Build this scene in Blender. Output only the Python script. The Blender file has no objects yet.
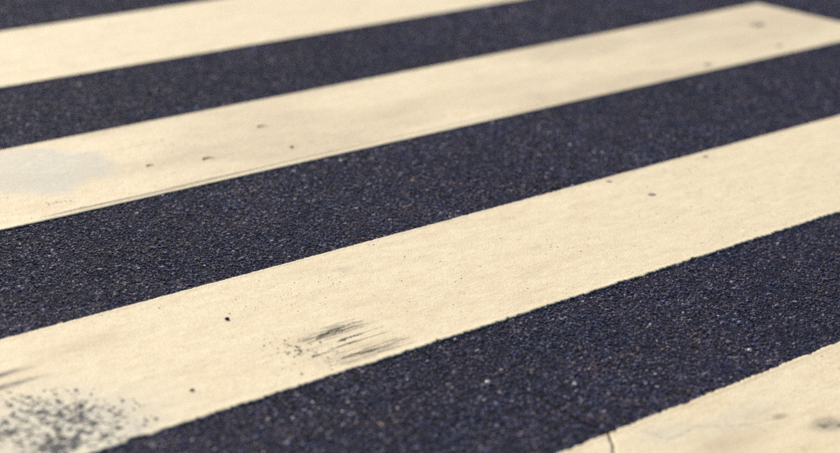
import bpy, math
import numpy as np
from mathutils import Matrix, Vector

scene = bpy.context.scene
col = scene.collection
rng = np.random.default_rng(7)

# ------------------------------------------------------------------ camera
HEADING, PITCH, ROLL, CAM_H = 0.8079, 0.3166, 0.0543, 1.4507   # radians, metres
F = Vector((math.sin(HEADING) * math.cos(PITCH), math.cos(HEADING) * math.cos(PITCH), -math.sin(PITCH)))
R0 = Vector((math.cos(HEADING), -math.sin(HEADING), 0.0))
U0 = R0.cross(F)
RI = R0 * math.cos(ROLL) + U0 * math.sin(ROLL)
UP = U0 * math.cos(ROLL) - R0 * math.sin(ROLL)
cam_data = bpy.data.cameras.new("camera")
cam = bpy.data.objects.new("camera", cam_data)
col.objects.link(cam)
M4 = Matrix((RI, UP, -F)).transposed().to_4x4()
M4.translation = Vector((0, 0, CAM_H))
cam.matrix_world = M4
cam_data.sensor_width = 36.0
cam_data.lens = 2114.9 / 840.0 * 36.0
cam_data.clip_start = 0.05
cam_data.clip_end = 2000.0
cam_data.dof.use_dof = True
cam_data.dof.focus_distance = 4.36
cam_data.dof.aperture_fstop = 1.95
cam_data.dof.aperture_blades = 0
scene.camera = cam

# ------------------------------------------------------------------ sky, sun, exposure
SUN_AZ = HEADING + math.radians(-40.0)     # from ahead and to the left, measured from +Y towards +X
SUN_EL = math.radians(31.0)
world = bpy.data.worlds.new("World")
scene.world = world
world.use_nodes = True
wn = world.node_tree
sky = wn.nodes.new("ShaderNodeTexSky")
sky.sky_type = 'NISHITA'
sky.sun_disc = False
sky.sun_elevation = SUN_EL
sky.sun_rotation = SUN_AZ
wbg = wn.nodes["Background"]
wbg.inputs["Strength"].default_value = 0.09
wn.links.new(sky.outputs[0], wbg.inputs["Color"])

sun_data = bpy.data.lights.new("sun", 'SUN')
sun_data.energy = 3.4
sun_data.angle = math.radians(0.6)
sun_data.color = (1.0, 0.90, 0.74)
sun = bpy.data.objects.new("sun", sun_data)
col.objects.link(sun)
sd = Vector((math.sin(SUN_AZ) * math.cos(SUN_EL), math.cos(SUN_AZ) * math.cos(SUN_EL), math.sin(SUN_EL)))
sun.rotation_euler = sd.to_track_quat('Z', 'Y').to_euler()
sun.location = sd * 20

scene.view_settings.view_transform = 'Standard'
scene.view_settings.look = 'None'
scene.view_settings.gamma = 1.0
scene.view_settings.use_curve_mapping = False
scene.view_settings.exposure = 0.93
scene.cycles.use_denoising = False

# ------------------------------------------------------------------ small numpy helpers
_T = np.random.default_rng(11).random((256, 256))


def vnoise(x, y, seed=0):
    x = np.asarray(x, float) + seed * 17.31
    y = np.asarray(y, float) + seed * 9.77
    xi, yi = np.floor(x).astype(int), np.floor(y).astype(int)
    fx, fy = x - xi, y - yi
    fx, fy = fx * fx * (3 - 2 * fx), fy * fy * (3 - 2 * fy)
    a, b = _T[xi & 255, yi & 255], _T[(xi + 1) & 255, yi & 255]
    c, d = _T[xi & 255, (yi + 1) & 255], _T[(xi + 1) & 255, (yi + 1) & 255]
    return (a * (1 - fx) + b * fx) * (1 - fy) + (c * (1 - fx) + d * fx) * fy


def fbm(x, y, seed=0, octaves=3):
    s, amp, tot = 0.0, 1.0, 0.0
    for k in range(octaves):
        s = s + amp * (vnoise(np.asarray(x) * 2 ** k, np.asarray(y) * 2 ** k, seed + 3 * k) - 0.5)
        tot += amp
        amp *= 0.5
    return s / tot * 2.0            # about -1..1


def sstep(a, b, x):
    t = np.clip((x - a) / (b - a), 0, 1)
    return t * t * (3 - 2 * t)


def np_mesh(name, verts, loops, counts, material, smooth=False):
    """mesh from flat numpy arrays: verts (n,3), loop vertex indices, corners per face"""
    me = bpy.data.meshes.new(name)
    verts = np.ascontiguousarray(verts, dtype=np.float32)
    loops = np.ascontiguousarray(loops, dtype=np.int32).ravel()
    counts = np.ascontiguousarray(counts, dtype=np.int32)
    me.vertices.add(len(verts))
    me.vertices.foreach_set("co", verts.ravel())
    me.loops.add(len(loops))
    me.loops.foreach_set("vertex_index", loops)
    me.polygons.add(len(counts))
    starts = np.concatenate(([0], np.cumsum(counts)[:-1])).astype(np.int32)
    me.polygons.foreach_set("loop_start", starts)
    me.polygons.foreach_set("use_smooth", np.full(len(counts), smooth, dtype=bool))
    me.update(calc_edges=True)
    me.validate()
    me.materials.append(material)
    return me


def link(name, me, loc=(0, 0, 0), parent=None, **props):
    o = bpy.data.objects.new(name, me)
    o.location = loc
    col.objects.link(o)
    if parent is not None:
        o.parent = parent
    for k, v in props.items():
        o[k] = v
    return o


# ------------------------------------------------------------------ materials
class NT:
    def __init__(self, name):
        self.m = bpy.data.materials.new(name)
        self.m.use_nodes = True
        self.t = self.m.node_tree
        self.b = self.t.nodes["Principled BSDF"]

    def n(self, kind, **kw):
        nd = self.t.nodes.new(kind)
        for k, v in kw.items():
            setattr(nd, k, v)
        return nd

    def set(self, sock, v):
        if hasattr(v, "is_output") or isinstance(v, bpy.types.NodeSocket):
            self.t.links.new(v, sock)
        else:
            sock.default_value = v

    def pos(self):
        return self.n("ShaderNodeNewGeometry").outputs["Position"]

    def scaled(self, v, s):
        nd = self.n("ShaderNodeVectorMath", operation='MULTIPLY')
        self.set(nd.inputs[0], v)
        nd.inputs[1].default_value = s
        return nd.outputs[0]

    def noise(self, v, scale, detail=2.0, rough=0.5):
        nd = self.n("ShaderNodeTexNoise")
        self.set(nd.inputs["Vector"], v)
        nd.inputs["Scale"].default_value = scale
        nd.inputs["Detail"].default_value = detail
        nd.inputs["Roughness"].default_value = rough
        return nd.outputs["Fac"]

    def vor(self, v, scale, feature='F1'):
        nd = self.n("ShaderNodeTexVoronoi", feature=feature)
        self.set(nd.inputs["Vector"], v)
        nd.inputs["Scale"].default_value = scale
        return nd

    def ramp(self, x, lo, hi, a=0.0, b=1.0, smooth=False):
        nd = self.n("ShaderNodeMapRange", interpolation_type='SMOOTHSTEP' if smooth else 'LINEAR')
        self.set(nd.inputs["Value"], x)
        for nm, val in (("From Min", lo), ("From Max", hi), ("To Min", a), ("To Max", b)):
            self.set(nd.inputs[nm], val)
        return nd.outputs["Result"]

    def math(self, op, a, b=0.0, clamp=False):
        nd = self.n("ShaderNodeMath", operation=op, use_clamp=clamp)
        self.set(nd.inputs[0], a)
        self.set(nd.inputs[1], b)
        return nd.outputs[0]

    def mix(self, fac, a, b, blend='MIX'):
        nd = self.n("ShaderNodeMix", data_type='RGBA', blend_type=blend)
        self.set(nd.inputs["Factor"], fac)
        self.set(nd.inputs["A"], a)
        self.set(nd.inputs["B"], b)
        return nd.outputs["Result"]

    def attr(self, name):
        return self.n("ShaderNodeAttribute", attribute_name=name)

    def bump(self, h, dist, strength=1.0, normal=None):
        nd = self.n("ShaderNodeBump")
        self.set(nd.inputs["Height"], h)
        nd.inputs["Distance"].default_value = dist
        nd.inputs["Strength"].default_value = strength
        if normal is not None:
            self.set(nd.inputs["Normal"], normal)
        return nd.outputs["Normal"]

    def out(self, **kw):
        for k, v in kw.items():
            self.set(self.b.inputs[k.replace("_", " ")], v)
        return self.m


def rgb(r, g, b):
    return (r, g, b, 1.0)


def make_road_material():
    t = NT("asphalt_binder")
    p = t.pos()
    v = t.vor(p, 190.0)
    big = t.noise(p, 1.3, 3)
    tone = t.mix(v.outputs["Color"], rgb(.008, .009, .017), rgb(.026, .027, .044))
    tone = t.mix(t.ramp(big, .35, .65, 0, .5), tone, rgb(.010, .011, .020))
    h = t.math('SUBTRACT', 1.0, v.outputs["Distance"])
    nrm = t.bump(h, 0.0025, 0.9)
    nrm = t.bump(t.noise(p, 900, 2), 0.0006, 0.7, nrm)
    return t.out(Base_Color=tone, Roughness=.95, Specular_IOR_Level=.06, Normal=nrm)


def make_aggregate_material():
    t = NT("asphalt_aggregate")
    p = t.pos()
    a = t.attr("stone")
    grain = t.noise(p, 1400, 2)
    c = t.mix(1.0, a.outputs["Color"], t.mix(grain, rgb(.55, .55, .6), rgb(1.35, 1.35, 1.35)), 'MULTIPLY')
    big = t.noise(p, 1.3, 3)
    c = t.mix(t.ramp(big, .35, .68, 0, .45), c, rgb(.015, .017, .032))
    patch = t.noise(p, 38, 4, .7)
    wide = t.noise(p, 6.5, 4, .65)
    c = t.mix(1.0, c, t.mix(t.ramp(wide, .36, .64), rgb(.82, .90, 1.06), rgb(1.36, 1.14, 1.0)), 'MULTIPLY')
    dapple = t.noise(p, 64, 3, .65)
    c = t.mix(1.0, c, t.mix(t.ramp(dapple, .34, .66), rgb(.62, .62, .64), rgb(1.45, 1.45, 1.42)), 'MULTIPLY')
    c = t.mix(1.0, c, t.mix(t.ramp(patch, .35, .65), rgb(.72, .88, 1.16), rgb(1.34, 1.08, .98)), 'MULTIPLY')
    nrm = t.bump(t.noise(p, 1100, 3), 0.0006, 0.8)
    return t.out(Base_Color=c, Roughness=t.ramp(a.outputs["Alpha"], 0, 1, .40, .95), Normal=nrm,
                 Specular_IOR_Level=.24)


def make_paint_material():
    t = NT("thermoplastic_paint")
    p = t.pos()
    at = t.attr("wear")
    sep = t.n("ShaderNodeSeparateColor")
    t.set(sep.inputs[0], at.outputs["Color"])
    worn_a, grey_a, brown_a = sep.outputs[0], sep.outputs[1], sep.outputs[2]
    mott = t.noise(t.scaled(p, (.6, 1.3, 1.0)), 26, 6, .68)
    streak = t.noise(t.scaled(p, (9.0, 120.0, 1.0)), 1.0, 4, .6)
    fine = t.noise(p, 520, 3, .6)
    base = t.mix(t.ramp(mott, .3, .7), rgb(.68, .565, .36), rgb(.80, .69, .475))
    base = t.mix(t.ramp(streak, .52, .78, 0, .55), base, rgb(.50, .39, .235))
    base = t.mix(t.ramp(fine, .36, .60, .72, 0), base, rgb(.44, .355, .23))
    grime = t.noise(t.scaled(p, (.45, 1.5, 1.0)), 9.0, 9, .80)
    base = t.mix(t.ramp(grime, .44, .72, 0, .40, True), base, rgb(.45, .33, .185))
    pits = t.vor(p, 210)
    pm = t.math('MULTIPLY', t.ramp(pits.outputs["Distance"], .14, .30, 1, 0), t.ramp(t.noise(p, 90, 2), .50, .62))
    base = t.mix(t.math('MULTIPLY', pm, .8), base, rgb(.27, .205, .13))
    # fine dust specks trapped in the paint
    sp = t.vor(p, 150)
    spm = t.math('MULTIPLY', t.ramp(sp.outputs["Distance"], .10, .24, 1, 0),
                 t.ramp(t.noise(p, 34, 2), .54, .66))
    base = t.mix(t.math('MULTIPLY', spm, .75), base, rgb(.17, .13, .085))
    blot = t.ramp(t.noise(t.scaled(p, (38.0, 90.0, 1.0)), 1.0, 3, .55), .66, .80, 0, .5, True)
    base = t.mix(blot, base, rgb(.38, .29, .17))
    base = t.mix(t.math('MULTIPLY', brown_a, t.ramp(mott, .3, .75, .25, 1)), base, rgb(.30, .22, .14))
    gn = t.math('MULTIPLY', t.ramp(t.noise(p, 60, 4, .65), .3, .62, .45, 1.0),
                t.ramp(t.noise(t.scaled(p, (28.0, 420.0, 1.0)), 1.0, 4, .7), .36, .60, .35, 1.15))
    gm = t.math('MULTIPLY', grey_a, gn, True)
    base = t.mix(gm, base, rgb(.45, .43, .36))
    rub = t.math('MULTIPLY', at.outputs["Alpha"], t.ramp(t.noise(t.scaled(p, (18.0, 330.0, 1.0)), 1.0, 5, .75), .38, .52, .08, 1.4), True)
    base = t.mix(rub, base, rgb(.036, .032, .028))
    wn_ = t.noise(p, 74, 5, .66)
    wsum = t.math('ADD', worn_a, t.math('MULTIPLY', t.math('SUBTRACT', wn_, .5), 2.6))
    worn = t.math('MULTIPLY', t.ramp(wsum, .58, .68, 0, 1, True), t.ramp(worn_a, .02, .10))
    base = t.mix(worn, base, rgb(.016, .019, .026))
    nrm = t.bump(t.noise(p, 240, 3, .6), 0.0014, .7)
    nrm = t.bump(fine, 0.0005, .6, nrm)
    nrm = t.bump(t.math('SUBTRACT', 1.0, worn), 0.0012, .6, nrm)
    return t.out(Base_Color=base, Roughness=t.ramp(mott, .3, .7, .62, .5), Normal=nrm, Specular_IOR_Level=.25)


def make_simple(name, c0, c1, rough, scale=300.0, spec=.4):
    t = NT(name)
    p = t.pos()
    f = t.noise(p, scale, 3)
    return t.out(Base_Color=t.mix(t.ramp(f, .3, .7), rgb(*c0), rgb(*c1)), Roughness=rough, Specular_IOR_Level=spec,
                 Normal=t.bump(f, 0.0008, .6))


MAT_ROAD = make_road_material()
MAT_AGG = make_aggregate_material()
MAT_PAINT = make_paint_material()
MAT_GRIT = make_simple("dark_grit", (.014, .014, .016), (.05, .043, .038), .8)
MAT_RUBBER = make_simple("rubber_smear", (.014, .013, .013), (.05, .045, .04), .8, 500)
MAT_TWIG = make_simple("dry_wood", (.17, .115, .06), (.34, .24, .13), .9)
MAT_GUM = make_simple("trodden_gum", (.16, .125, .085), (.28, .225, .15), .7, 200)
MAT_DARKSTONE = make_simple("dark_stone", (.008, .009, .012), (.026, .027, .03), .85)
MAT_PALESTONE = make_simple("pale_stone", (.45, .44, .42), (.75, .74, .71), .4)
MAT_CRACK = make_simple("crack_black", (.003, .003, .003), (.012, .010, .009), 1.0, 300, .03)

# ------------------------------------------------------------------ the road
PAINT_Z = 0.0044
X0, X1 = 0.85, 5.835                       # the stripes' two ends
STRIPES = [                                # far edge, near edge, ragged (far, near)
    dict(y1=5.073, y0=4.545, far=.0012, near=.0015),
    dict(y1=4.063, y0=3.567, far=.0012, near=.0010),
    dict(y1=3.048, y0=2.543, far=.0024, near=.0054),
    dict(y1=2.060, y0=1.553, far=.0042, near=.0030),
]
CRACK = [(2.690, 2.300), (2.668, 2.190), (2.655, 2.120), (2.648, 2.060), (2.620, 2.028), (2.592, 2.000),
         (2.560, 1.940), (2.545, 1.860), (2.515, 1.760), (2.500, 1.660), (2.47, 1.540)]

S = 300.0
road = link("road", np_mesh("road", np.array([(-S, -S, 0), (S, -S, 0), (S, S, 0), (-S, S, 0)]),
                            [0, 1, 2, 3], [4], MAT_ROAD), kind="structure")


def crack_x(y):
    ys = np.array([c[1] for c in CRACK])[::-1]
    xs = np.array([c[0] for c in CRACK])[::-1]
    return np.interp(y, ys, xs) + .004 * fbm(np.asarray(y) * 60, 0 * np.asarray(y), 5)


def stones(px, py, rad, zbase, hgt, name, sides=5):
    """many small faceted stones in one mesh; returns mesh and stone index per face"""
    n = len(px)
    ang = rng.random((n, 1)) * 2 * np.pi + (np.arange(sides)[None] + rng.uniform(-.28, .28, (n, sides))) * 2 * np.pi / sides
    rl = rad[:, None] * rng.uniform(.82, 1.18, (n, sides))
    asp = rng.uniform(.72, 1.0, (n, 1))
    rot = rng.random((n, 1)) * np.pi
    top = rng.uniform(.52, .82, (n, 1))

    def ring(r):
        u, v = np.cos(ang) * r, np.sin(ang) * r * asp
        return u * np.cos(rot) - v * np.sin(rot), u * np.sin(rot) + v * np.cos(rot)
    ax, ay = ring(rl)
    bx, by = ring(rl * top)
    tx, ty = rng.normal(0, .13, (n, 1)), rng.normal(0, .13, (n, 1))
    bz = zbase[:, None] + hgt[:, None] + bx * tx + by * ty
    az = np.repeat((zbase - .0008)[:, None], sides, 1)
    V = np.empty((n, 2 * sides, 3))
    V[:, :sides, 0], V[:, :sides, 1], V[:, :sides, 2] = px[:, None] + ax, py[:, None] + ay, az
    V[:, sides:, 0], V[:, sides:, 1], V[:, sides:, 2] = px[:, None] + bx, py[:, None] + by, bz
    k = np.arange(sides)
    side = np.stack([k, (k + 1) % sides, sides + (k + 1) % sides, sides + k], 1).ravel()
    local = np.concatenate([side, np.arange(sides, 2 * sides)])
    loops = (np.arange(n)[:, None] * 2 * sides + local[None]).ravel()
    counts = np.tile(np.array([4] * sides + [sides]), n)
    return V.reshape(-1, 3), loops, counts, np.repeat(np.arange(n), sides + 1)


def aggregate_tile(name, cell=None):
    """one square metre of stones; cell: its corner in the road when it is a tile with the crack in it"""
    p = 1.0 / 224
    gx, gy = np.meshgrid(np.arange(224), np.arange(224), indexing='ij')
    gx, gy = gx.ravel(), gy.ravel()
    px = (gx + .5 * (gy % 2) + .25 + rng.uniform(-.44, .44, len(gx))) * p
    py = (gy + .5 + rng.uniform(-.44, .44, len(gx))) * p
    keep = rng.random(len(px)) > .10 + .16 * (fbm(px * 9, py * 9, 2) > .2)
    if cell is not None:
        wx, wy = px + cell[0], py + cell[1]
        keep &= ~((np.abs(wx - crack_x(wy)) < .0050 * np.clip((2.31 - wy) / .12, .2, 1)) & (wy > 2.03) & (wy < 2.31))
    px, py = px[keep], py[keep]
    n = len(px)
    size = rng.lognormal(0, .40, n)
    rad = np.clip(p * .50 * size, .0010, .0062)
    hgt = (.0003 + .0026 * rng.random(n) ** 1.4) * np.clip(size, .6, 1.2)
    bigm = rng.random(n) < .012          # single larger stones that stand a little proud
    rad[bigm] *= 1.6
    hgt[bigm] += .0008
    hgt = np.minimum(hgt, .0029)
    V, loops, counts, fi = stones(px - .5, py - .5, rad, np.zeros(n), hgt, name)
    me = np_mesh(name, V, loops, counts, MAT_AGG)
    lum = .0335 * rng.lognormal(0, 1.0, n)
    tint = np.tile(np.array([.84, .90, 1.66]), (n, 1))
    w = rng.random(n)
    tint[w < .30] = (1.18, .90, 1.52)
    tint[w < .08] = (1.35, 1.0, .80)
    c = np.minimum(tint * lum[:, None], .20)
    pale = rng.random(n) < .05
    c[pale] = np.array([1.0, .97, .95]) * (.10 + .34 * rng.random((pale.sum(), 1)) ** 2.0)
    rgba = np.concatenate([c, rng.random((n, 1))], 1)[fi].astype(np.float32)
    at = me.attributes.new("stone", 'FLOAT_COLOR', 'FACE')
    at.data.foreach_set("color", rgba.ravel())
    return me


def build_aggregate():
    """the loose-looking top of the asphalt: one metre-square bed of stones laid all over the crossing,
    turned at random, and one bed of its own where the crack runs"""
    o = link("asphalt_aggregate", aggregate_tile("asphalt_aggregate"), parent=road, kind="stuff")
    g = bpy.data.node_groups.new("stone_beds", 'GeometryNodeTree')
    g.interface.new_socket("Geometry", in_out='INPUT', socket_type='NodeSocketGeometry')
    g.interface.new_socket("Geometry", in_out='OUTPUT', socket_type='NodeSocketGeometry')
    N = g.nodes.new
    gi, go = N("NodeGroupInput"), N("NodeGroupOutput")
    nx, ny = 17, 17
    grid = N("GeometryNodeMeshGrid")
    grid.inputs["Size X"].default_value = nx - 1
    grid.inputs["Size Y"].default_value = ny - 1
    grid.inputs["Vertices X"].default_value = nx
    grid.inputs["Vertices Y"].default_value = ny
    sp = N("GeometryNodeSetPosition")
    sp.inputs["Offset"].default_value = (4.5, 4.5, 0)
    g.links.new(grid.outputs["Mesh"], sp.inputs["Geometry"])
    inst = N("GeometryNodeInstanceOnPoints")
    g.links.new(sp.outputs["Geometry"], inst.inputs["Points"])
    g.links.new(gi.outputs[0], inst.inputs["Instance"])
    pos = N("GeometryNodeInputPosition")
    dist = N("ShaderNodeVectorMath")
    dist.operation = 'DISTANCE'
    g.links.new(pos.outputs[0], dist.inputs[0])
    dist.inputs[1].default_value = (2.5, 2.5, 0)
    cmp_ = N("ShaderNodeMath")
    cmp_.operation = 'GREATER_THAN'
    cmp_.inputs[1].default_value = .4
    g.links.new(dist.outputs["Value"], cmp_.inputs[0])
    g.links.new(cmp_.outputs[0], inst.inputs["Selection"])
    rnd = N("FunctionNodeRandomValue")
    rnd.data_type = 'INT'
    ints = [i for i in rnd.inputs if i.type == 'INT']
    ints[0].default_value, ints[1].default_value = 0, 3
    mul = N("ShaderNodeMath")
    mul.operation = 'MULTIPLY'
    mul.inputs[1].default_value = math.pi / 2
    g.links.new([q for q in rnd.outputs if q.type == 'INT'][0], mul.inputs[0])
    xyz = N("ShaderNodeCombineXYZ")
    g.links.new(mul.outputs[0], xyz.inputs["Z"])
    g.links.new(xyz.outputs[0], inst.inputs["Rotation"])
    g.links.new(inst.outputs[0], go.inputs[0])
    o.modifiers.new("stone_beds", 'NODES').node_group = g
    link("asphalt_aggregate", aggregate_tile("asphalt_aggregate", (2.0, 2.0)), (2.5, 2.5, 0), parent=road, kind="stuff")


build_aggregate()


# the narrow crack that crosses the asphalt and goes on through the nearest stripe
def ribbon(path, widths, z, thick, dens=6):
    """thin raised sliver that follows a path; ragged sides; local coordinates = world"""
    path = np.array(path, float)
    t = np.linspace(0, len(path) - 1, (len(path) - 1) * dens + 1)
    x = np.interp(t, np.arange(len(path)), path[:, 0])
    y = np.interp(t, np.arange(len(path)), path[:, 1])
    w = np.interp(t, np.arange(len(path)), widths)
    dx, dy = np.gradient(x), np.gradient(y)
    l = np.hypot(dx, dy) + 1e-9
    nx, ny = -dy / l, dx / l
    w1 = w * rng.uniform(.6, 1.3, len(t))
    w2 = w * rng.uniform(.6, 1.3, len(t))
    zz = z(x, y) if callable(z) else np.full(len(t), z)
    V = np.stack([np.stack([x + nx * w1 / 2, y + ny * w1 / 2, zz - .0004], 1),
                  np.stack([x + nx * w1 * .2, y + ny * w1 * .2, zz + thick], 1),
                  np.stack([x - nx * w2 / 2, y - ny * w2 / 2, zz - .0004], 1)], 1)
    n = len(t)
    loops = []
    for i in range(n - 1):
        a, b = 3 * i, 3 * (i + 1)
        loops += [a, a + 1, b + 1, b, a + 1, a + 2, b + 2, b + 1]
    return V.reshape(-1, 3), np.array(loops), np.full(2 * (n - 1), 4)


def merge(parts):
    Vs, Ls, Cs, off = [], [], [], 0
    for V, L, C in parts:
        Vs.append(V); Ls.append(np.asarray(L) + off); Cs.append(C)
        off += len(V)
    return np.concatenate(Vs), np.concatenate(Ls), np.concatenate(Cs)


V, L, C = ribbon([c for c in CRACK if c[1] > 2.05], [.001, .004, .006, .008], .0008, .0003)
link("crack", np_mesh("crack", V, L, C, MAT_CRACK), parent=road)  # raised near-black sliver; the crack's darkness is put into its colour


# ------------------------------------------------------------------ the stripes
def paint_height(x, y):
    """height of the paint's upper face away from its edges"""
    z = PAINT_Z + .00016 * fbm(x * 14, y * 14, 3) + .00026 * fbm(x * 75, y * 75, 4, 2) + .00018 * fbm(x * 165, y * 165, 6, 1)
    return z


ROWS = [0, .0004, .0012, .0024, .0036, .0048, .006, .0072, .0084, .0096, .0108, .012, .0135, .015, .0166, .0182, .0198, .0214, .023, .0246, .0262, .0278, .0294, .031, .0328]


def stripe_mesh(st, xa, xb, idx, end_a=None, end_b=None):
    """one slab of paint from xa to xb; end_a/end_b: functions of y for slanted broken ends"""
    W = st['y1'] - st['y0']
    mid = np.arange(.036, W - .036, .0062)
    v = np.concatenate([ROWS, mid, (W - np.array(ROWS))[::-1]])
    vis0, vis1 = 1.62, 5.835
    us = [np.array([0, .0005, .0015, .003, .006])]
    x = xa + .010
    pts = []
    while x < xb - .008:
        pts.append(x - xa)
        x += .0029 if vis0 < x < 4.6 else (.0065 if x >= 4.6 else .02)
    us.append(np.array(pts))
    us.append(xb - xa - np.array([.006, .003, .0015, .0005, 0]))
    u = np.unique(np.concatenate(us))
    UU, VV = np.meshgrid(u, v, indexing='ij')
    X = xa + UU
    Y = st['y0'] + VV
    # broken / ragged ends
    fa = np.exp(-UU / .03)
    fb = np.exp(-(u[-1] - UU) / .03)
    if end_a is not None:
        X = X + (end_a(Y) - xa) * np.clip(1 - UU / .25, 0, 1)
    if end_b is not None:
        X = X + (end_b(Y) - xb) * np.clip(1 - (u[-1] - UU) / .25, 0, 1)
    rag = .0012
    X = X + rag * fbm(Y * 70, Y * 0 + 3.3, idx + 40) * fb - rag * fbm(Y * 70, Y * 0, idx + 50) * fa
    d0, d1 = VV, W - VV

    def ragged(amp, seed):
        e = amp * (.45 * fbm(X * 70, X * 0, seed) + .8 * fbm(X * 170, X * 0 + 7, seed + 1, 2) + .28 * fbm(X * 9, X * 0 + 2, seed + 2) + 2.2 * np.maximum(0, fbm(X * 120, X * 0 + 4, seed + 5, 2) - .25))
        return e
    e0 = ragged(st['near'], 60 + idx)
    e1 = ragged(st['far'], 70 + idx)
    if idx == 2:        # crumbled corner below the worn patch
        e0 = e0 + .009 * np.exp(-((X - 2.02) / .07) ** 2) * fbm(X * 40, X * 0, 91)
    Y = Y + e0 * np.exp(-d0 / .012) - e1 * np.exp(-d1 / .012)
    # height
    Z = paint_height(X, Y)
    lip = .00045 * np.exp(-((np.minimum(d0, d1) - .007) / .005) ** 2)
    Z = Z + lip
    if idx == 1:        # drawn lines left by the laying box beside the near edge
        for off, slope, a, b, dep in ((.026, .0, 2.85, 4.4, .0008), (.0200, -.008, 2.55, 3.35, .0009), (.0125, -.012, 2.5, 3.2, .0008), (.0065, .006, 2.45, 3.1, .0008)):
            o = off + slope * (X - 3.0)
            m = sstep(a, a + .15, X) * (1 - sstep(b - .3, b, X))
            Z = Z - dep * m * np.exp(-((d0 - o) / .0019) ** 2)

    def prof(d):
        return np.interp(d, [0, .0004, .0012, .0024, .0048], [0, .62, .88, .97, 1.0])
    du = np.minimum(UU, u[-1] - UU)
    k = np.minimum(prof(np.minimum(d0, d1)), prof(du))
    Z = -.0012 + (Z + .0012) * k
    nu, nv = UU.shape
    cy = .5 * (st['y0'] + st['y1'])
    cx = .5 * (X0 + X1)
    V = np.stack([X - cx, Y - cy, Z], -1).reshape(-1, 3)
    i = np.arange(nu - 1)[:, None] * nv + np.arange(nv - 1)[None]
    loops = np.stack([i, i + nv, i + nv + 1, i + 1], -1).reshape(-1)
    me = np_mesh("crosswalk_stripe", V, loops, np.full((nu - 1) * (nv - 1), 4), MAT_PAINT, smooth=True)
    # wear, grey film, brown film: stains, bare spots and tinted slab sides
    rubber = np.zeros_like(X); worn = np.zeros_like(X); grey = np.zeros_like(X); brown = np.zeros_like(X)

    def blob(cx_, cy_, rx, ry, p=1.0):
        return np.exp(-(((X - cx_) / rx) ** 2 + ((Y - cy_) / ry) ** 2) ** p)
    if idx == 2:
        worn = np.maximum(worn, .56 * blob(1.94, 2.675, .155, .175, 2.0))
        worn = np.maximum(worn, .88 * blob(1.895, 2.60, .08, .05))
        worn = np.maximum(worn, .72 * blob(1.86, 2.70, .06, .05))
        worn = np.maximum(worn, .80 * blob(1.985, 2.655, .030, .030))
        grey = np.maximum(grey, 1.5 * blob(1.93, 2.65, .16, .14) * (.6 + .8 * vnoise(X * 40, Y * 40, 12)))
        for cy_, x_, w_ in ((2.905, 1.97, .085), (2.857, 1.955, .085)):
            rubber = np.maximum(rubber, .75 * blob(x_, cy_, w_, .010, 1.5))
        # rubber smears parallel to the stripe
        for cy_, xa_, xb_, w_, g_ in ((2.699, 2.51, 2.70, .018, 1.0), (2.587, 2.47, 2.69, .018, .75), (2.648, 2.54, 2.66, .007, .7), (2.66, 2.48, 2.58, .03, .35)):
            m = sstep(xa_ - .03, xa_ + .05, X) * (1 - sstep(xb_ - .08, xb_ + .03, X)) * np.exp(-((Y - cy_) / w_) ** 2)
            rubber = np.maximum(rubber, .42 * g_ * m * sstep(.36, .58, vnoise(X * 13, Y * 240, 33)))
        worn = np.maximum(worn, .40 * blob(2.485, 2.66, .05, .065, 1.5))
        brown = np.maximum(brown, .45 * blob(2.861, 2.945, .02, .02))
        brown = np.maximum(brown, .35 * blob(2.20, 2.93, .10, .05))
    if idx == 1:
        grey = np.maximum(grey, 1.0 * sstep(.40, .66, blob(2.74, 3.90, .25, .20) + .30 * fbm(X * 13, Y * 13, 25, 4)))
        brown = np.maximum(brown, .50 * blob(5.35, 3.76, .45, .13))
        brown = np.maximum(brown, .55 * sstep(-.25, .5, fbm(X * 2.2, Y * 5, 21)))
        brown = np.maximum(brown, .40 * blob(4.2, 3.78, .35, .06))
        worn = np.maximum(worn, .6 * blob(2.465, 3.607, .03, .02))
    if idx == 3:
        rubber = np.maximum(rubber, .48 * blob(2.985, 1.838, .040, .026, 1.5))
        worn = np.maximum(worn, .45 * blob(2.985, 1.835, .04, .024, 1.5))
        rubber = np.maximum(rubber, .42 * blob(2.945, 1.913, .018, .009, 1.5))
        brown = np.maximum(brown, .7 * blob(2.78, 1.90, .09, .035))
        grey = np.maximum(grey, .7 * blob(2.72, 1.995, .06, .03))
        grey = np.maximum(grey, .5 * blob(2.88, 1.96, .12, .03))
    # brown and black tint that darkens the slab's upright sides
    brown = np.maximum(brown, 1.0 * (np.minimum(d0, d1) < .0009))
    rubber = np.maximum(rubber, .85 * (np.minimum(d0, d1) < .0007))  # rubber channel used here only for its black
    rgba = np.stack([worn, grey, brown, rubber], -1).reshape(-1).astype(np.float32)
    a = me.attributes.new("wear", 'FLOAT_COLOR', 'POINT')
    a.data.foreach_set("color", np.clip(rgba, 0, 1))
    return me, (cx, cy, 0.0)


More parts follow.
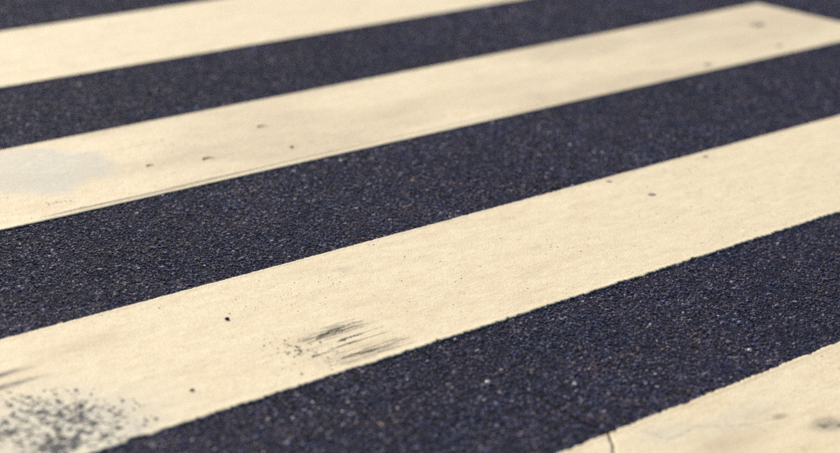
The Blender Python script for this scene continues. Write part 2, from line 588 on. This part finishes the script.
LABELS = [
    "cream painted crosswalk stripe farthest away, cut by the photo's top edge",
    "cream crosswalk stripe whose pointed far end shows at top right, twig on it",
    "cream crosswalk stripe with black scuff marks and worn speckled patch at bottom left",
    "nearest cream crosswalk stripe in the bottom right corner, crossed by a crack",
]
stripe_objects = []
for i, st in enumerate(STRIPES):
    if i < 3:
        me, loc = stripe_mesh(st, X0, X1, i)
        o = link("crosswalk_stripe", me, loc)
    else:
        o = bpy.data.objects.new("crosswalk_stripe", None)
        loc = (.5 * (X0 + X1), .5 * (st['y0'] + st['y1']), 0)
        o.location = loc
        col.objects.link(o)
        xc = float(crack_x(1.8))
        ml, _ = stripe_mesh(st, X0, xc, i, end_b=lambda y: crack_x(y) - .0027)
        mr, _ = stripe_mesh(st, xc, X1, i, end_a=lambda y: crack_x(y) + .0027)
        link("paint_panel", ml, parent=o)
        link("paint_panel", mr, parent=o)
    o["label"] = LABELS[i]
    o["category"] = "crosswalk stripe"
    o["group"] = "painted stripes of the crosswalk"
    stripe_objects.append((o, Vector(loc)))


def add_part(i, name, V, L, C, material, **props):
    o, loc = stripe_objects[i]
    me = np_mesh(name, V - np.array(loc)[None], L, C, material)
    return link(name, me, parent=o, **props)


# dark grit pressed into the paint: too small and too many to count
def grit(i, xs, ys, rmin, rmax):
    n = len(xs)
    rad = rmin * (rmax / rmin) ** (rng.random(n) ** 2.2)
    V, L, C, _ = stones(xs, ys, rad, paint_height(xs, ys) - .0001, rad * rng.uniform(.25, .6, n), "grit")
    return V, L, C


for i, (st, n, xr) in enumerate(zip(STRIPES, (150, 700, 1000, 220), ((3.2, 4.8), (2.4, 5.7), (1.7, 4.6), (2.3, 3.3)))):
    xs = rng.uniform(*xr, n)
    ys = rng.uniform(st['y0'] + .01, st['y1'] - .01, n)
    # gather part of it in loose groups
    gx, gy = rng.uniform(*xr, 9), rng.uniform(st['y0'] + .06, st['y1'] - .06, 9)
    k = rng.integers(0, 9, n)
    m = rng.random(n) < .45
    xs = np.where(m, gx[k] + rng.normal(0, .10, n), xs)
    ys = np.where(m, np.clip(gy[k] + rng.normal(0, .05, n), st['y0'] + .01, st['y1'] - .01), ys)
    V, L, C = grit(i, xs, ys, .0006, .0020)
    add_part(i, "grit", V, L, C, MAT_GRIT, kind="stuff")

# aggregate that has come through the worn patch at the stripe's corner
n = 250
ang = rng.random(n) * 2 * np.pi
rr = rng.random(n) ** .6
xs = 1.955 + .150 * rr * np.cos(ang)
ys = 2.665 + .165 * rr * np.sin(ang)
m = (ys > 2.556) & (fbm(xs * 26, ys * 26, 8) > -.12)
xs, ys = xs[m], ys[m]
rad = .0016 + .0066 * rng.random(len(xs)) ** 1.6
V, L, C, _ = stones(xs, ys, rad, paint_height(xs, ys) - .0002, rng.uniform(.0003, .0009, len(xs)), "x")
add_part(2, "exposed_aggregate", V, L, C, MAT_DARKSTONE, kind="stuff",
         label="dark stones showing through the worn corner")

# black scuff: slivers of rubber dragged along the stripe
parts = []
for (xa, ya, xb, w) in ((2.572, 2.657, 2.640, .0065), (2.530, 2.636, 2.695, .0032), (2.562, 2.6995, 2.625, .0045),
                        (2.600, 2.708, 2.690, .0026), (2.545, 2.690, 2.600, .0030), (2.52, 2.700, 2.56, .0020),
                        (2.52, 2.592, 2.600, .0026), (2.57, 2.583, 2.66, .0022), (2.61, 2.661, 2.70, .0016),
                        (2.50, 2.629, 2.545, .0022), (2.655, 2.590, 2.70, .0018),
                        *[(x_, 2.699 + d_, x_ + l_, w_) for x_, d_, l_, w_ in zip(rng.uniform(2.515, 2.62, 26), rng.normal(0, .010, 26), rng.uniform(.03, .10, 26), rng.uniform(.0005, .0014, 26))],
                        *[(x_, 2.588 + d_, x_ + l_, w_) for x_, d_, l_, w_ in zip(rng.uniform(2.48, 2.60, 22), rng.normal(0, .011, 22), rng.uniform(.03, .10, 22), rng.uniform(.0005, .0012, 22))]):
    xs = np.linspace(xa, xb, 9)
    wob = .0006 * rng.normal(size=9)
    prof = 3.4 * w * np.array([.25, .8, 1, .95, .8, .6, .45, .3, .12])
    parts.append(ribbon(np.stack([xs, ya + wob], 1), prof, paint_height, .0003, 3))
add_part(2, "scuff_mark", *merge(parts), MAT_RUBBER, label="black rubber scuff streaks dragged along the paint")
n = 85
xs = 2.485 + rng.normal(0, .035, n)
ys = 2.655 + rng.normal(0, .045, n)
V, L, C = grit(2, xs, np.clip(ys, 2.56, 2.8), .0012, .0036)
add_part(2, "grit", V, L, C, MAT_GRIT, kind="stuff")

# little ribs of a tyre print in the second stripe
parts = []
for k in range(7):
    x = 2.628 + .0098 * k
    x += float(rng.normal(0, .0012)); ya = 3.650 - .0013 * k + float(rng.normal(0, .003)); ln = float(rng.uniform(.010, .022))
    parts.append(ribbon([(x, ya), (x + .001, ya + ln / 2), (x + .0015, ya + ln)], [.003, .0050, .003], paint_height, float(rng.uniform(.0003, .0009)), 2))
V, L, C = merge(parts)
me_o = add_part(1, "tyre_print", V, L, C, MAT_PAINT, label="row of short ribs pressed into the paint")

# thin brown slivers laid in the drawn lines beside that stripe's near edge
for off, slope, a, b, w in ((.026, .0, 2.90, 4.25, .0024), (.0200, -.008, 2.60, 3.25, .0026), (.0125, -.012, 2.55, 3.1, .0022)):
    xs = np.linspace(a, b, 60)
    ys = STRIPES[1]['y0'] + off + slope * (xs - 3.0) + .0004 * rng.normal(size=60)
    wid = w * np.sin(np.linspace(.12, 3.0, 60)) ** .6 * rng.uniform(.35, 1.3, 60)
    add_part(1, "scored_line", *ribbon(np.stack([xs, ys], 1), wid, lambda x, y: paint_height(x, y) - .0003, .0002, 2), MAT_TWIG)

# hairline cracks in the nearest stripe
parts = [ribbon([(2.700, 2.030), (2.707, 2.005), (2.705, 1.978), (2.737, 1.974), (2.770, 1.979), (2.806, 1.982)], [.001, .002, .0028, .0022, .0028, .001], paint_height, .0002, 4),
         ribbon([(2.775, 2.010), (2.790, 1.985), (2.825, 1.950), (2.880, 1.925), (2.940, 1.912)], [.0006, .0012, .001, .0014, .0016], paint_height, .0002, 4),
         ribbon([(2.86, 1.935), (2.875, 1.905), (2.865, 1.88)], [.001, .0012, .0006], paint_height, .0002, 4)]
add_part(3, "hairline_crack", *merge(parts), MAT_CRACK)


# ------------------------------------------------------------------ small things lying about
def lump(name, x, y, size, squash, elong, material, label, cat, group, on_paint=True, ang=0.0):
    """an irregular rounded stone, crumb or flattened blob"""
    nu, nv = 12, 7
    V, loops = [], []
    seed = int(rng.integers(0, 200))
    for j in range(nv):
        ph = math.pi * j / (nv - 1)
        for i in range(nu):
            th = 2 * math.pi * i / nu
            d = Vector((math.cos(th) * math.sin(ph), math.sin(th) * math.sin(ph), math.cos(ph)))
            r = 1 + .28 * float(fbm(d.x * 1.3 + d.z, d.y * 1.3 - d.z, seed))
            V.append((d.x * r * size * elong, d.y * r * size, d.z * r * size * squash))
    for j in range(nv - 1):
        for i in range(nu):
            a, b = j * nu + i, j * nu + (i + 1) % nu
            loops += [a, a + nu, b + nu, b]
    me = np_mesh(name, np.array(V), loops, np.full((nv - 1) * nu, 4), material, smooth=True)
    z = float(paint_height(np.array(x), np.array(y))) if on_paint else .0012
    o = link(name, me, (x, y, z + size * squash * .62), label=label, category=cat)
    if group:
        o["group"] = group
    o.rotation_euler = (0, 0, ang)
    return o


def twig(x, y, length, thick, ang, label):
    parts = []
    n, sides = 9, 6
    V, loops = [], []
    for k in range(n):
        t = k / (n - 1)
        cx = (t - .5) * length
        cyy = .16 * length * math.sin(t * 4.2) + .05 * length * math.sin(t * 11)
        r = thick * (1.0 - .75 * t) * (1.25 if k == 3 else 1)
        for s in range(sides):
            a = 2 * math.pi * s / sides
            V.append((cx, cyy + r * math.cos(a), r * math.sin(a)))
    for k in range(n - 1):
        for s in range(sides):
            a, b = k * sides + s, k * sides + (s + 1) % sides
            loops += [a, b, b + sides, a + sides]
    counts = [4] * ((n - 1) * sides) + [sides, sides]
    loops += list(range(sides))[::-1] + list(range((n - 1) * sides, n * sides))
    me = np_mesh("twig", np.array(V), loops, counts, MAT_TWIG, smooth=True)
    o = link("twig", me, (x, y, float(paint_height(np.array(x), np.array(y))) + thick * .75), label=label, category="twig", group="twigs on the second stripe")
    o.rotation_euler = (0, 0, ang)
    return o


GP = "loose pebbles on the crosswalk"
lump("pebble", 2.484, 2.871, .0041, .75, 1.15, MAT_DARKSTONE, "dark pebble lying alone on the cream stripe above the black scuff marks", "pebble", GP)
lump("pebble", 3.653, 3.070, .0050, .8, 1.1, MAT_DARKSTONE, "black pebble on the asphalt touching the long cream stripe's upper edge", "pebble", GP, False)
lump("pebble", 3.405, 4.276, .0058, .8, 1.1, MAT_DARKSTONE, "black pebble on the blurred asphalt between the two farthest stripes", "pebble", GP, False)
lump("pebble", 3.376, 3.677, .0036, .7, 1.4, MAT_TWIG, "dark stone crumb near lower edge of second stripe, left of middle", "pebble", GP)
lump("pebble", 2.653, 2.346, .0045, .8, 1.1, MAT_PALESTONE, "white pebble on dark asphalt at bottom middle, right of the scuff", "pebble", GP, False)
lump("pebble", 3.169, 2.143, .0042, .8, 1.1, MAT_PALESTONE, "white pebble on the asphalt just above the nearest stripe", "pebble", GP, False)
lump("pebble", 2.772, 2.241, .0040, .8, 1.1, MAT_PALESTONE, "white pebble on the asphalt above the crack in the nearest stripe", "pebble", GP, False)
lump("pebble", 2.210, 2.643, .0034, .7, 1.5, MAT_TWIG, "brown crumb on the cream stripe right of the worn speckled patch", "pebble", GP)
twig(3.147, 3.721, .034, .0020, .10, "short brown twig lying on second cream stripe above its scored edge")
twig(2.999, 3.756, .022, .0016, .2, "shorter thin twig left of the brown twig on second stripe")
twig(3.441, 3.860, .030, .0018, -.1, "thin dark twig near the upper edge of the second stripe")
GG = "flattened gum spots on the stripes"
lump("gum_spot", 3.806, 2.892, .0095, .10, 1.1, MAT_GUM, "largest flat grey gum spot on the right of the scuffed cream stripe", "gum spot", GG)
lump("gum_spot", 3.803, 3.021, .0065, .12, 1.2, MAT_GUM, "small gum spot beside upper edge of the scuffed cream stripe", "gum spot", GG)
lump("gum_spot", 4.173, 3.016, .0070, .12, 1.3, MAT_GUM, "gum spot farthest right on upper edge of scuffed cream stripe", "gum spot", GG)
lump("gum_spot", 5.556, 3.863, .019, .08, 1.4, MAT_GUM, "large dark gum spot close to the stripe end at top right", "gum spot", GG, ang=-.5)
lump("gum_spot", 4.971, 3.618, .011, .10, 1.6, MAT_GUM, "gum spot by the lower edge of the second stripe, toward top right", "gum spot", GG)
lump("gum_spot", 5.369, 3.643, .010, .10, 1.6, MAT_GUM, "small gum spot between the stripe's pointed end and its lower edge", "gum spot", GG)
print("tris", sum(len(p.vertices) - 2 for o in scene.objects if o.type == 'MESH' for p in o.data.polygons))
